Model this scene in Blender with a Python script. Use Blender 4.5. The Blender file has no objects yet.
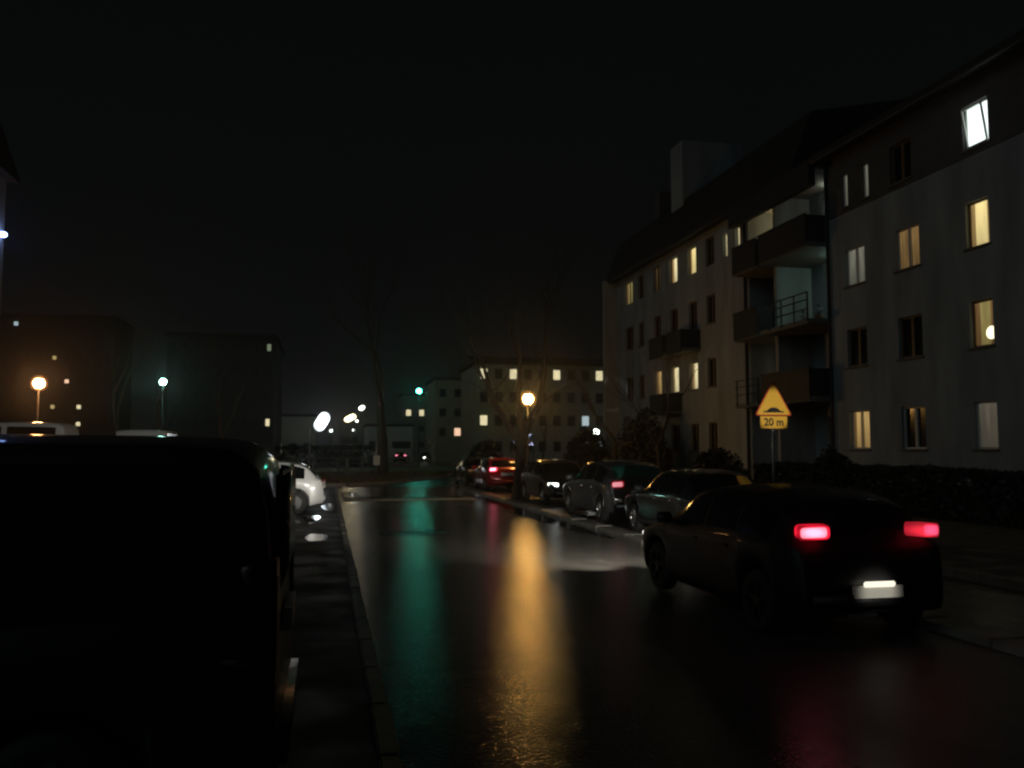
import bpy, bmesh, math, random
from mathutils import Vector, Matrix, noise
random.seed(7)
SC = bpy.context.scene
COL = SC.collection
R = math.radians

# ------------------------------------------------------------------ camera
cd = bpy.data.cameras.new("camera"); cam = bpy.data.objects.new("camera", cd); COL.objects.link(cam)
cam.location = (0, 0, 1.85)
cam.rotation_euler = (R(90 + 4.37), 0, R(-12.18))
cd.sensor_width = 36; cd.lens = 850 / 1024 * 36
cd.clip_start = 0.05; cd.clip_end = 1500
cd.dof.use_dof = True; cd.dof.focus_distance = 6.5; cd.dof.aperture_fstop = 3.4
SC.camera = cam
SC.cycles.filter_width = 2.3
SC.cycles.max_bounces = 6; SC.cycles.volume_bounces = 0
SC.cycles.sample_clamp_indirect = 3.0; SC.cycles.use_denoising = True
SC.view_settings.view_transform = 'Standard'; SC.view_settings.look = 'None'
SC.view_settings.gamma = 1; SC.view_settings.exposure = 0

# ------------------------------------------------------------------ night sky
w = bpy.data.worlds.new("World"); SC.world = w; w.use_nodes = True
nt = w.node_tree; bg = nt.nodes["Background"]
tc = nt.nodes.new("ShaderNodeTexCoord"); sep = nt.nodes.new("ShaderNodeSeparateXYZ")
cr = nt.nodes.new("ShaderNodeValToRGB")
nt.links.new(tc.outputs["Generated"], sep.inputs[0]); nt.links.new(sep.outputs["Z"], cr.inputs[0])
cr.color_ramp.elements[0].position = 0.0; cr.color_ramp.elements[0].color = (.0028, .0031, .0032, 1)
cr.color_ramp.elements[1].position = 0.5; cr.color_ramp.elements[1].color = (.0020, .0024, .0023, 1)
nt.links.new(cr.outputs[0], bg.inputs[0]); bg.inputs[1].default_value = 1.0

# added soft fill for the facades, standing in for town glow
sd = bpy.data.lights.new("town_glow", 'SUN'); sun = bpy.data.objects.new("town_glow", sd); COL.objects.link(sun)
sd.energy = .09; sd.angle = R(35); sd.color = (.76, .96, 1)
sun.rotation_euler = Vector((-.85, -.45, .36)).to_track_quat('Z', 'Y').to_euler()

# ------------------------------------------------------------------ materials
MATS = {}
def mat(name, col, rough=.7, metal=0, var=0, vscale=3, bump=0, bscale=20, coat=0, rvar=0, rscale=2, col2=None, spec=.5, bdist=.02, stretch=1):
    if name in MATS: return MATS[name]
    m = bpy.data.materials.new(name); m.use_nodes = True; t = m.node_tree; b = t.nodes["Principled BSDF"]
    b.inputs["Base Color"].default_value = (*col, 1); b.inputs["Roughness"].default_value = rough
    b.inputs["Metallic"].default_value = metal; b.inputs["Coat Weight"].default_value = coat
    b.inputs["Coat Roughness"].default_value = .06
    b.inputs["Specular IOR Level"].default_value = spec
    co = t.nodes.new("ShaderNodeTexCoord")
    if var or col2:
        n = t.nodes.new("ShaderNodeTexNoise"); n.inputs["Scale"].default_value = vscale; n.inputs["Detail"].default_value = 6
        if stretch != 1:
            mp = t.nodes.new("ShaderNodeMapping"); mp.inputs["Scale"].default_value = (1, 1, stretch)
            t.links.new(co.outputs["Object"], mp.inputs[0]); t.links.new(mp.outputs[0], n.inputs["Vector"])
        else: t.links.new(co.outputs["Object"], n.inputs["Vector"])
        r = t.nodes.new("ShaderNodeValToRGB"); t.links.new(n.outputs[0], r.inputs[0])
        c2 = col2 or tuple(c * (1 - var) for c in col)
        r.color_ramp.elements[0].position = .35; r.color_ramp.elements[0].color = (*c2, 1)
        r.color_ramp.elements[1].position = .65; r.color_ramp.elements[1].color = (*col, 1)
        t.links.new(r.outputs[0], b.inputs["Base Color"])
    if rvar:
        n = t.nodes.new("ShaderNodeTexNoise"); n.inputs["Scale"].default_value = rscale; n.inputs["Detail"].default_value = 5
        t.links.new(co.outputs["Object"], n.inputs["Vector"])
        mr = t.nodes.new("ShaderNodeMapRange"); mr.inputs[1].default_value = .38; mr.inputs[2].default_value = .62
        mr.inputs[3].default_value = max(.03, rough - rvar); mr.inputs[4].default_value = rough + rvar
        t.links.new(n.outputs[0], mr.inputs[0]); t.links.new(mr.outputs[0], b.inputs["Roughness"])
    if bump:
        n = t.nodes.new("ShaderNodeTexNoise"); n.inputs["Scale"].default_value = bscale; n.inputs["Detail"].default_value = 4
        t.links.new(co.outputs["Object"], n.inputs["Vector"])
        bp = t.nodes.new("ShaderNodeBump"); bp.inputs["Strength"].default_value = bump; bp.inputs["Distance"].default_value = bdist
        t.links.new(n.outputs[0], bp.inputs["Height"]); t.links.new(bp.outputs[0], b.inputs["Normal"])
    MATS[name] = m; return m

def emit(name, col, st, sample=False, core=None):
    if name in MATS: return MATS[name]
    m = bpy.data.materials.new(name); m.use_nodes = True; t = m.node_tree; b = t.nodes["Principled BSDF"]
    b.inputs["Base Color"].default_value = (*[c * .1 for c in col], 1); b.inputs["Roughness"].default_value = .4
    b.inputs["Emission Color"].default_value = (*col, 1); b.inputs["Emission Strength"].default_value = st
    m.cycles.emission_sampling = 'FRONT' if sample else 'NONE'
    MATS[name] = m; return m

def bulb_glow(m, edge, mid, sx=1.0):
    """hot spot where the bulb sits, falling off towards the lens rim"""
    t = m.node_tree; b = t.nodes["Principled BSDF"]; co = t.nodes.new("ShaderNodeTexCoord")
    mp = t.nodes.new("ShaderNodeMapping"); mp.inputs["Location"].default_value = (-.5, -.5, -.5); mp.vector_type = 'POINT'
    m2 = t.nodes.new("ShaderNodeMapping"); m2.inputs["Scale"].default_value = (sx, 0, 1)
    l = t.nodes.new("ShaderNodeVectorMath"); l.operation = 'LENGTH'; r_ = t.nodes.new("ShaderNodeMapRange"); r_.interpolation_type = 'SMOOTHSTEP'
    r_.inputs[1].default_value = .12; r_.inputs[2].default_value = .62; r_.inputs[3].default_value = mid; r_.inputs[4].default_value = edge
    t.links.new(co.outputs["Generated"], mp.inputs[0]); t.links.new(mp.outputs[0], m2.inputs[0]); t.links.new(m2.outputs[0], l.inputs[0])
    t.links.new(l.outputs["Value"], r_.inputs[0]); t.links.new(r_.outputs[0], b.inputs["Emission Strength"]); return m
def curtain(name, col, st, scale=9, contrast=.45):
    """a lit room seen through a curtain: vertical folds and soft patches"""
    if name in MATS: return MATS[name]
    m = emit(name, col, st); t = m.node_tree; b = t.nodes["Principled BSDF"]
    co = t.nodes.new("ShaderNodeTexCoord"); mp = t.nodes.new("ShaderNodeMapping"); mp.inputs["Scale"].default_value = (scale, scale, .9)
    n = t.nodes.new("ShaderNodeTexNoise"); n.inputs["Scale"].default_value = 1; n.inputs["Detail"].default_value = 3
    t.links.new(co.outputs["Object"], mp.inputs[0]); t.links.new(mp.outputs[0], n.inputs[0])
    mr = t.nodes.new("ShaderNodeMapRange"); mr.inputs[1].default_value = .3; mr.inputs[2].default_value = .7
    mr.inputs[3].default_value = st * (1 - contrast); mr.inputs[4].default_value = st
    t.links.new(n.outputs[0], mr.inputs[0])
    sp = t.nodes.new("ShaderNodeSeparateXYZ"); t.links.new(co.outputs["Generated"], sp.inputs[0])
    g = t.nodes.new("ShaderNodeMapRange"); g.inputs[1].default_value = 0; g.inputs[2].default_value = 1; g.inputs[3].default_value = .62; g.inputs[4].default_value = 1.12
    t.links.new(sp.outputs["Z"], g.inputs[0])
    k = t.nodes.new("ShaderNodeMath"); k.operation = 'MULTIPLY'; t.links.new(mr.outputs[0], k.inputs[0]); t.links.new(g.outputs[0], k.inputs[1])
    t.links.new(k.outputs[0], b.inputs["Emission Strength"])
    return m

asphalt = mat("wet_asphalt", (.10, .092, .08), .075, var=.35, vscale=2.3, bump=.6, bscale=34, rvar=.02, rscale=.9, bdist=.008)
def drier_corner(m):
    """the near right lane has drained: rougher, less mirror-like"""
    t = m.node_tree; b = t.nodes["Principled BSDF"]; src = b.inputs["Roughness"].links[0].from_socket
    co = t.nodes.new("ShaderNodeTexCoord"); sp = t.nodes.new("ShaderNodeSeparateXYZ"); t.links.new(co.outputs["Object"], sp.inputs[0])
    a = t.nodes.new("ShaderNodeMapRange"); a.inputs[1].default_value = 2.4; a.inputs[2].default_value = 3.6; t.links.new(sp.outputs["X"], a.inputs[0])
    c = t.nodes.new("ShaderNodeMapRange"); c.inputs[1].default_value = 10.5; c.inputs[2].default_value = 8.0; t.links.new(sp.outputs["Y"], c.inputs[0])
    k = t.nodes.new("ShaderNodeMath"); k.operation = 'MULTIPLY'; t.links.new(a.outputs[0], k.inputs[0]); t.links.new(c.outputs[0], k.inputs[1])
    n = t.nodes.new("ShaderNodeMath"); n.operation = 'MULTIPLY_ADD'; n.inputs[1].default_value = .38; t.links.new(k.outputs[0], n.inputs[0]); t.links.new(src, n.inputs[2])
    t.links.new(n.outputs[0], b.inputs["Roughness"])
drier_corner(asphalt)
asphalt_dk = mat("wet_asphalt_lane", (.035, .034, .033), .3, var=.4, vscale=1.8, bump=.4, bscale=100, rvar=.05, rscale=1.1, bdist=.004)
puddle_m = mat("standing_water", (.012, .012, .012), .06, bump=.06, bscale=6)
paving = mat("wet_paving", (.035, .034, .032), .52, var=.5, vscale=2.2, bump=.4, bscale=50, rvar=.14, rscale=1.4, bdist=.004)
concrete = mat("kerb_concrete", (.25, .235, .21), .5, var=.45, vscale=4, bump=.3, bscale=50)
concrete_l = mat("strip_concrete", (.30, .28, .24), .45, var=.35, vscale=3, bump=.3, bscale=50)
grass_m = mat("grass_ground", (.10, .10, .045), .9, col2=(.21, .16, .085), vscale=1.5, bump=.8, bscale=30)
white_paint = mat("road_paint", (.8, .8, .75), .4, var=.35, vscale=8, bump=.2, bscale=60)
render_w = mat("render_wall", (.29, .315, .325), .9, var=.32, vscale=1.4, stretch=.22, bump=.2, bscale=40)
render_pale = mat("render_wall_pale", (.38, .37, .33), .9, var=.28, vscale=1.6, stretch=.25, bump=.2, bscale=40)
band_m = mat("attic_cladding", (.085, .08, .075), .8, var=.25, vscale=2, bump=.2, bscale=30)
roof_m = mat("roof_tiles", (.025, .022, .022), .8, var=.3, vscale=4, bump=.5, bscale=12)
slab_m = mat("balcony_concrete", (.16, .155, .14), .85, var=.2, vscale=2)
parapet_m = mat("balcony_panel", (.03, .03, .034), .7, var=.3, vscale=3)
frame_w = mat("window_frame", (.55, .54, .5), .5)
frame_b = mat("window_frame_brown", (.16, .09, .04), .5)
glass_dk = mat("dark_glass", (.006, .007, .008), .12)
steel = mat("galvanised_steel", (.42, .42, .41), .4, metal=.7, var=.2, vscale=10)
dark_steel = mat("dark_painted_steel", (.03, .03, .03), .5)
bark = mat("bark", (.075, .055, .038), .9, var=.5, vscale=8, bump=.8, bscale=25)
twig_m = mat("twigs", (.06, .045, .032), .9)
leaf_m = mat("hedge_leaf", (.03, .038, .018), .6, var=.5, vscale=1.5)
leaf_br = mat("shrub_leaf", (.045, .042, .022), .7, var=.5, vscale=1.5)
tyre_m = mat("tyre_rubber", (.012, .012, .012), .75, bump=.2)
rim_m = mat("alloy_rim", (.5, .5, .5), .3, metal=.9)
trim_m = mat("black_trim", (.015, .015, .016), .55)
chrome = mat("chrome", (.8, .8, .8), .15, metal=1)
plate_m = mat("number_plate", (.75, .74, .66), .4)
lens_red = mat("red_lens_unlit", (.35, .008, .01), .15, coat=1)
lens_clear = mat("clear_lens_unlit", (.6, .6, .62), .12, coat=1)
sign_y = mat("sign_yellow", (.82, .46, .045), .5, var=.06, vscale=6)
sign_r = mat("sign_red_border", (.55, .07, .02), .5)
sign_k = mat("sign_black", (.012, .01, .01), .5)
def paint(n, c, metal=.25, coat=1, rough=.3): return mat("car_paint_" + n, c, rough, metal=metal, coat=coat)
P_black = paint("black", (.006, .006, .008)); P_dark = paint("charcoal", (.018, .02, .022)); P_grey = paint("grey", (.13, .13, .13), .6)
P_red = paint("red", (.30, .012, .015)); P_white = paint("white", (.72, .72, .70), 0); P_van = paint("midnight", (.004, .004, .008), .0, .35, .4); P_mov = paint("jet", (.003, .003, .004), 0, .06, .55)
P_silver = paint("silver", (.34, .34, .33), .6)

# ------------------------------------------------------------------ mesh helpers
def link(name, bm, m, parent=None, smooth=False, loc=None):
    me = bpy.data.meshes.new(name); bm.normal_update(); bm.to_mesh(me); bm.free()
    for mm in (m if isinstance(m, (list, tuple)) else [m]): me.materials.append(mm)
    if smooth:
        for p in me.polygons: p.use_smooth = True
    o = bpy.data.objects.new(name, me); COL.objects.link(o)
    if parent: o.parent = parent
    if loc: o.location = loc
    return o
def tag(o, label=None, cat=None, group=None, kind=None):
    if label: o["label"] = label
    if cat: o["category"] = cat
    if group: o["group"] = group
    if kind: o["kind"] = kind
    return o
def empty(name, loc, label, cat, group=None, rz=0):
    o = bpy.data.objects.new(name, None); COL.objects.link(o); o.location = loc; o.rotation_euler = (0, 0, rz)
    o.empty_display_size = .2
    return tag(o, label, cat, group)
def BM(): return bmesh.new()
def box(bm, x0, x1, y0, y1, z0, z1, bev=0, M=None):
    r = bmesh.ops.create_cube(bm, size=1)
    vs = r["verts"]
    for v in vs:
        v.co = Vector(((x0 + x1) / 2 + v.co.x * (x1 - x0), (y0 + y1) / 2 + v.co.y * (y1 - y0), (z0 + z1) / 2 + v.co.z * (z1 - z0)))
    if bev:
        es = list({e for v in vs for e in v.link_edges})
        rr = bmesh.ops.bevel(bm, geom=es, offset=bev, segments=2, affect='EDGES')
        vs = list({v for f in rr["faces"] for v in f.verts} | {v for v in vs if v.is_valid})
    if M:
        for v in vs: v.co = M @ v.co
    return vs
def tube(bm, pts, rads, n=8, cap=True):
    rings = []
    for i, p in enumerate(pts):
        p = Vector(p)
        d = (Vector(pts[min(i + 1, len(pts) - 1)]) - Vector(pts[max(i - 1, 0)])).normalized()
        a = d.cross(Vector((0, 0, 1)) if abs(d.z) < .9 else Vector((1, 0, 0))).normalized(); b = d.cross(a)
        r = rads[i] if isinstance(rads, (list, tuple)) else rads
        rings.append([bm.verts.new(p + (a * math.cos(2 * math.pi * k / n) + b * math.sin(2 * math.pi * k / n)) * r) for k in range(n)])
    for i in range(len(rings) - 1):
        for k in range(n):
            bm.faces.new((rings[i][k], rings[i][(k + 1) % n], rings[i + 1][(k + 1) % n], rings[i + 1][k]))
    if cap:
        bm.faces.new(rings[0][::-1]); bm.faces.new(rings[-1])
def ball(bm, c, r, u=20, v=12, sc=(1, 1, 1)):
    rr = bmesh.ops.create_uvsphere(bm, u_segments=u, v_segments=v, radius=r)
    for x in rr["verts"]: x.co = Vector((x.co.x * sc[0], x.co.y * sc[1], x.co.z * sc[2])) + Vector(c)
def lathe(bm, prof, n=24, axis='z', c=(0, 0, 0)):
    rings = []
    for (r, h) in prof:
        ring = []
        for k in range(n):
            a = 2 * math.pi * k / n; p = (r * math.cos(a), r * math.sin(a), h)
            if axis == 'x': p = (h, p[0], p[1])
            ring.append(bm.verts.new(Vector(p) + Vector(c)))
        rings.append(ring)
    for i in range(len(rings) - 1):
        for k in range(n):
            bm.faces.new((rings[i][k], rings[i][(k + 1) % n], rings[i + 1][(k + 1) % n], rings[i + 1][k]))
    return rings
def poly(bm, pts):
    return bm.faces.new([bm.verts.new(p) for p in pts])
def prism(bm, pts2, axis, a, b):
    """extrude a 2-D outline between a and b along an axis"""
    def P(u, v, t): return {'x': (t, u, v), 'y': (u, t, v), 'z': (u, v, t)}[axis]
    A = [bm.verts.new(P(u, v, a)) for u, v in pts2]; B = [bm.verts.new(P(u, v, b)) for u, v in pts2]
    bm.faces.new(A[::-1]); bm.faces.new(B)
    for i in range(len(A)):
        j = (i + 1) % len(A); bm.faces.new((A[i], A[j], B[j], B[i]))
    bmesh.ops.recalc_face_normals(bm, faces=bm.faces)
def sheet(name, pts, z, m, kind="structure"):
    bm = BM(); poly(bm, [(x, y, z) for x, y in pts]); bmesh.ops.recalc_face_normals(bm, faces=bm.faces)
    o = link(name, bm, m); return tag(o, kind=kind)
def rrect(bm, hw, hh, r, y0, y1, M, slant=0):
    o = []
    for cx, cz, a0 in ((hw - r, hh - r, 0), (-hw + r, hh - r, 90), (-hw + r, -hh + r, 180), (hw - r, -hh + r, 270)):
        for k in range(5): a = R(a0 + k * 22.5); o.append((cx + r * math.cos(a), cz + r * math.sin(a) + slant * (cx + r * math.cos(a))))
    b2 = BM(); prism(b2, o, 'y', y0, y1); bmesh.ops.transform(b2, matrix=M, verts=b2.verts)
    me = bpy.data.meshes.new("tmp"); b2.to_mesh(me); b2.free(); bm.from_mesh(me); bpy.data.meshes.remove(me)
def rect(x0, x1, y0, y1): return [(x0, y0), (x1, y0), (x1, y1), (x0, y1)]
def slab(name, x0, x1, y0, y1, z0, z1, m):
    bm = BM(); box(bm, x0, x1, y0, y1, z0, z1, bev=.012 if z1 - z0 < .3 and x1 - x0 < 2 else 0)
    return tag(link(name, bm, m), kind="structure")

# ------------------------------------------------------------------ ground, road, kerbs
sheet("ground", rect(-600, 600, -80, 900), -.04, grass_m)
sheet("road", rect(.43, 6.07, -25, 42), 0, asphalt)
sheet("junction", [(-45, 40.2), (.43, 42), (6.07, 42), (9, 40), (60, 40), (60, 125), (-45, 125)], -.006, asphalt_dk)
# parking bays on the left, laid in paving with a kerb towards the road
slab("parking_pavement", -13.8, .30, -25, 39.9, -.2, .10, paving)
for i, y in enumerate([2.6 * k - 24 for k in range(25)]):
    pass
bm = BM()
y = -25.0
while y < 40:
    j = random.uniform(-.007, .007); box(bm, .303, .428 + j, y, y + random.uniform(.975, .994), -.2, .122 + j * .8, bev=.016); y += 1.0
tag(link("kerb", bm, concrete), kind="structure")
bm = BM(); y = -25.0
while y < 40:
    j = random.uniform(-.012, .012); box(bm, 6.072 + abs(j), 6.50, y, y + random.uniform(.97, .99), -.2, .073 + j * .5, bev=.018); y += 1.0
tag(link("kerb_strip", bm, concrete_l), kind="structure")
slab("parking_lane", 6.502, 8.60, -25, 40, -.2, .05, asphalt_dk)
bm = BM(); y = -25.0
while y < 44:
    box(bm, 8.602, 8.73, y, y + .992, -.2, .17, bev=.012); y += 1.0
tag(link("pavement_kerb", bm, concrete), kind="structure")
slab("pavement", 8.732, 11.0, -25, 44, -.2, .15, paving)
slab("lawn", 11.002, 33, -25, 62, -.2, .12, grass_m)
# gutter puddles, irregular outlines
def puddle(cx, cy, rx, ry, seed, z=.006):
    bm = BM(); pts = []
    for k in range(36):
        a = 2 * math.pi * k / 36; q = 1 + .35 * noise.noise(Vector((math.cos(a) * 1.3 + seed, math.sin(a) * 1.3, seed)))
        pts.append((min(cx + rx * q * math.cos(a), 6.06 if cx > 3 else 99), cy + ry * q * math.sin(a), z))
    poly(bm, pts); bmesh.ops.recalc_face_normals(bm, faces=bm.faces)
    return tag(link("puddle", bm, puddle_m), kind="structure")
puddle(5.75, 22.5, .42, 5.2, 2.1); puddle(5.8, 30.5, .5, 2.6, 5.7); puddle(.95, 33.5, .35, 4.5, 9.3)
puddle(-.55, 22.0, .42, 1.3, 3.3, .106); puddle(-1.0, 12.2, .5, .9, 8.8, .106); puddle(-.2, 17.5, .22, .7, 1.7, .106); puddle(.05, 26.5, .2, 1.6, 6.1, .106); puddle(-.7, 8.2, .35, .4, 7.7, .106)
# speed hump with its pale ramp edge across the road
bm = BM(); prof = [(30.6, .002), (31.2, .05), (32.0, .085), (32.8, .05), (33.4, .002)]
vs = []
for yy, zz in prof: vs.append((bm.verts.new((.6, yy, zz)), bm.verts.new((5.3, yy, zz))))
for i in range(4): bm.faces.new((vs[i][0], vs[i][1], vs[i + 1][1], vs[i + 1][0]))
tag(link("speed_hump", bm, asphalt_dk), kind="structure")
bm = BM(); poly(bm, [(.9, 30.62, .012), (5.3, 30.62, .012), (5.3, 31.2, .056), (.9, 31.2, .056)])
tag(link("road_marking", bm, white_paint), kind="structure")
# far verge with a curved kerb
vp = [(-45, 43.0), (-3, 43.0), (.9, 43.6), (2.6, 45.4), (4.6, 49.0), (7.3, 54.3), (10.5, 62), (13, 72), (13.5, 84), (-45, 84)]
bm = BM(); prism(bm, vp, 'z', -.2, .11); tag(link("grass_verge", bm, grass_m), kind="structure")
bm = BM()
for (ax, ay), (bx, by) in zip(vp[:8], vp[1:9]):
    d = Vector((bx - ax, by - ay)).normalized(); n_ = Vector((d.y, -d.x)) * .16
    prism(bm, [(ax, ay), (ax + n_.x, ay + n_.y), (bx + n_.x, by + n_.y), (bx, by)], 'z', -.2, .14)
tag(link("verge_kerb", bm, concrete), kind="structure")
# worn footpath over the verge
sheet("footpath", [(4.9, 49.9), (7.0, 53.9), (8.2, 66), (5.0, 66), (4.4, 58)], .116, mat("sand_path", (.2, .16, .1), .8, var=.3))
sheet("asphalt_repair", rect(1.1, 2.6, 18.6, 19.6), .004, asphalt_dk)

# ------------------------------------------------------------------ main apartment building
def wall(bm, P, U, V, ops, depth, N, mi=0):
    """P origin, U horizontal unit, N inward unit; rectangle [0,V[0]]x[V[1],V[2]] with openings (u0,u1,z0,z1)"""
    us = sorted({0, V[0], *[o[0] for o in ops], *[o[1] for o in ops]})
    zs = sorted({V[1], V[2], *[o[2] for o in ops], *[o[3] for o in ops]})
    U = Vector(U); P = Vector(P); N = Vector(N); Z = Vector((0, 0, 1))
    for i in range(len(us) - 1):
        for j in range(len(zs) - 1):
            cu, cz = (us[i] + us[i + 1]) / 2, (zs[j] + zs[j + 1]) / 2
            if any(o[0] < cu < o[1] and o[2] < cz < o[3] for o in ops): continue
            poly(bm, [P + U * a + Z * b for a, b in ((us[i], zs[j]), (us[i + 1], zs[j]), (us[i + 1], zs[j + 1]), (us[i], zs[j + 1]))])
    for (a, b, c, d) in ops:
        q = [(a, c), (b, c), (b, d), (a, d)]
        for k in range(4):
            (u1, z1), (u2, z2) = q[k], q[(k + 1) % 4]
            poly(bm, [P + U * u1 + Z * z1, P + U * u2 + Z * z2, P + U * u2 + Z * z2 + N * depth, P + U * u1 + Z * z1 + N * depth])

CURT = {}
def window(parent, x, y0, y1, z0, z1, pane, fm=frame_w, leaves=2, sill=True, open_leaf=False, ajar=None):
    """casement in a -X facing wall; x is the wall face"""
    bm = BM(); xf = x + .10; t = .055
    box(bm, xf, xf + .05, y0, y0 + t, z0, z1); box(bm, xf, xf + .05, y1 - t, y1, z0, z1)
    box(bm, xf, xf + .05, y0 + t, y1 - t, z0, z0 + t); box(bm, xf, xf + .05, y0 + t, y1 - t, z1 - t, z1)
    for k in range(1, leaves):
        c = y0 + (y1 - y0) * k / leaves; box(bm, xf - .01, xf + .05, c - .05, c + .05, z0 + t, z1 - t)
    f = link("window", bm, fm, parent)
    bm = BM(); box(bm, xf + .054, xf + .066, y0 + .01, y1 - .01, z0 + .01, z1 - .01); link("pane", bm, pane, f)
    if pane in CURT and y1 - y0 > .5:
        w_ = (y1 - y0) * (.13 + .12 * ((y0 * 7.3 + z0 * 3.1) % 1)); v_ = (y1 - y0) * (.05 + .2 * ((y0 * 3.7 + z0 * 5.3) % 1))
        bm = BM(); box(bm, xf + .046, xf + .0525, y0 + t, y0 + t + w_, z0 + t, z1 - t, .002); link("curtain", bm, CURT[pane], f)
        bm = BM(); box(bm, xf + .046, xf + .0525, y1 - t - v_, y1 - t, z0 + t, z1 - t, .002)
        link("curtain", bm, CURT[pane], f)
    if sill:
        bm = BM(); box(bm, x - .09, x + .097, y0 - .06, y1 + .06, z0 - .05, z0 - .004); link("sill", bm, slab_m, f)
    return f

E_white = emit("room_light_white", (.86, 1.0, .97), 1.7)
E_yel = curtain("room_light_yellow", (1.0, .80, .34), 1.15, 4, .35)
E_yel2 = curtain("room_light_olive", (.62, .50, .17), .45, 5, .4)
E_warm = curtain("room_light_warm", (1.0, .86, .48), 1.05, 7, .35)
E_dimo = curtain("room_light_amber", (.55, .33, .12), .42, 14, .6)
E_or = curtain("room_light_orange", (.85, .55, .2), .62, 14, .6)
E_dimw = curtain("room_light_pale", (.50, .49, .38), .36, 14, .55)
E_grey = curtain("room_light_grey", (.42, .38, .29), .22, 8, .4)
E_brown = curtain("room_light_brown", (.36, .24, .11), .16, 9, .5)
E_bulb = emit("room_lamp_bulb", (1.0, .92, .55), 2.2)

C_y = curtain("curtain_cloth_yellow", (.85, .55, .2), .5, 22, .6); C_o = curtain("curtain_cloth_amber", (.6, .34, .13), .3, 22, .6)
CURT.update({E_yel: C_y, E_yel2: C_o, E_warm: C_y, E_or: C_o})
XB = 17.5
bld = empty("apartment_building", (XB, 30, 0), "long four storey cream apartment building with dark roof on the right side of the street", "building")
def B(name, bm, m, par=None, smooth=False):
    """link with world coordinates under the building"""
    o = link(name, bm, m, par or bld, smooth)
    if not par: o.location = -bld.location
    return o
def win(*a, **k):
    f = window(bld, *a, **k); f.location = -bld.location; return f
# --- section A: rows at 1.85, 4.65, 7.45 ; attic row 10.22
rows = [1.85, 4.65, 7.45, 10.24]; WH = 1.30
colsA = [(14.6, 15.6), (16.6, 17.6), (19.5, 20.35), (22.3, 23.4), (25.0, 26.1)]
opsA = []
bm = BM(); opA = [(a - 10, b - 10, r, r + WH) for r in rows[:3] for a, b in colsA]
wall(bm, (XB, 10, 0), (0, 1, 0), (17.2, 0, 10.05), opA, .18, (1, 0, 0))
poly(bm, [(XB, 27.2, 0), (XB + 2.0, 27.2, 0), (XB + 2.0, 27.2, 12.25), (XB, 27.2, 12.25)])
poly(bm, [(XB, 10, 0), (XB + 12, 10, 0), (XB + 12, 10, 12.2), (XB, 10, 12.2)])
poly(bm, [(XB + 12, 10, 0), (XB + 12, 50.2, 0), (XB + 12, 50.2, 12.2), (XB + 12, 10, 12.2)])
B("wall", bm, render_w)
attA = [(14.6, 15.6), (16.6, 17.6), (19.35, 20.3), (22.5, 23.5), (24.62, 25.0), (25.78, 26.15)]
bm = BM(); wall(bm, (XB - .03, 10, 0), (0, 1, 0), (17.2, 10.053, 12.25), [(a - 10, b - 10, 10.24, 11.5 if b - a > .5 else 11.45) for a, b in attA], .2, (1, 0, 0))
poly(bm, [(XB - .03, 10, 10.053), (XB + .0, 10, 10.053), (XB, 27.2, 10.053), (XB - .03, 27.2, 10.053)])
B("attic_band", bm, band_m)
lit = {(2, 2): (E_yel, frame_b, 1), (2, 1): (E_yel2, frame_b, 1), (2, 0): (E_grey, frame_w, 1), (3, 2): (E_dimo, frame_w, 2), (3, 1): (glass_dk, frame_b, 2),
       (3, 0): (glass_dk, frame_w, 2), (4, 2): (E_dimw, frame_w, 2), (4, 1): (glass_dk, frame_b, 2), (4, 0): (E_or, frame_w, 2)}
for r in range(3):
    for c, (a, b) in enumerate(colsA):
        p, fm, lv = lit.get((c, r), (glass_dk, frame_w, 2))
        f = win(XB, a, b, rows[r], rows[r] + WH, p, fm, lv)
        if (c, r) == (2, 1):
            bm = BM(); ball(bm, (XB + .14, 19.72, 5.02), .20, 14, 8, (.15, 1, .9)); link("table_lamp", bm, E_bulb, f)
            f["label"] = "yellow lit window with a bright table lamp behind it"
for a, b in attA:
    if a == 19.35:
        f = win(XB - .03, a, b, 10.24, 11.5, E_white, frame_w, 1)
        bm = BM()   # inner casement tilted open
        M = Matrix.Translation((XB + .06, 19.85, 10.3)) @ Matrix.Rotation(R(-9), 4, 'Y')
        for bx in ((-.02, .02, -.38, -.33, 0, 1.12), (-.02, .02, .33, .38, 0, 1.12), (-.02, .02, -.33, .33, 0, .05), (-.02, .02, -.33, .33, 1.07, 1.12)):
            box(bm, *bx, M=M)
        link("casement", bm, frame_w, f)
        f["label"] = "brilliant white lit attic window with a tilted casement"
    elif b - a < .5: win(XB - .03, a, b, 10.24, 11.45, E_dimw, frame_w, 1)
    else: win(XB - .03, a, b, 10.24, 11.5, glass_dk, frame_b, 2)
# --- section B: balconies between the wings, Y 27.2 .. 35.6
xr = XB + 1.55
opB = [(r0, r1, z, z + h) for (r0, r1, z, h) in (
    (.9, 2.6, .9, 2.2), (4.1, 5.5, .9, 1.9), (.9, 2.4, 3.9, 1.9), (4.6, 5.2, 4.3, 1.5), (.9, 2.4, 6.75, 2.0), (4.2, 5.5, 6.75, 2.0), (.7, 2.5, 9.6, 2.1), (4.3, 5.2, 9.6, 2.1))]
bm = BM(); wall(bm, (xr, 27.2, 0), (0, 1, 0), (5.8, 0, 12.25), opB, .15, (1, 0, 0)); B("recessed_wall", bm, render_w)
panesB = [glass_dk, E_grey, glass_dk, E_warm, glass_dk, glass_dk, glass_dk, E_warm]
for (r0, r1, z0, z1), p in zip(opB, panesB): win(xr, 27.2 + r0, 27.2 + r1, z0, z1, p, frame_w, 2 if r1 - r0 > 1 else 1, sill=False)
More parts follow.
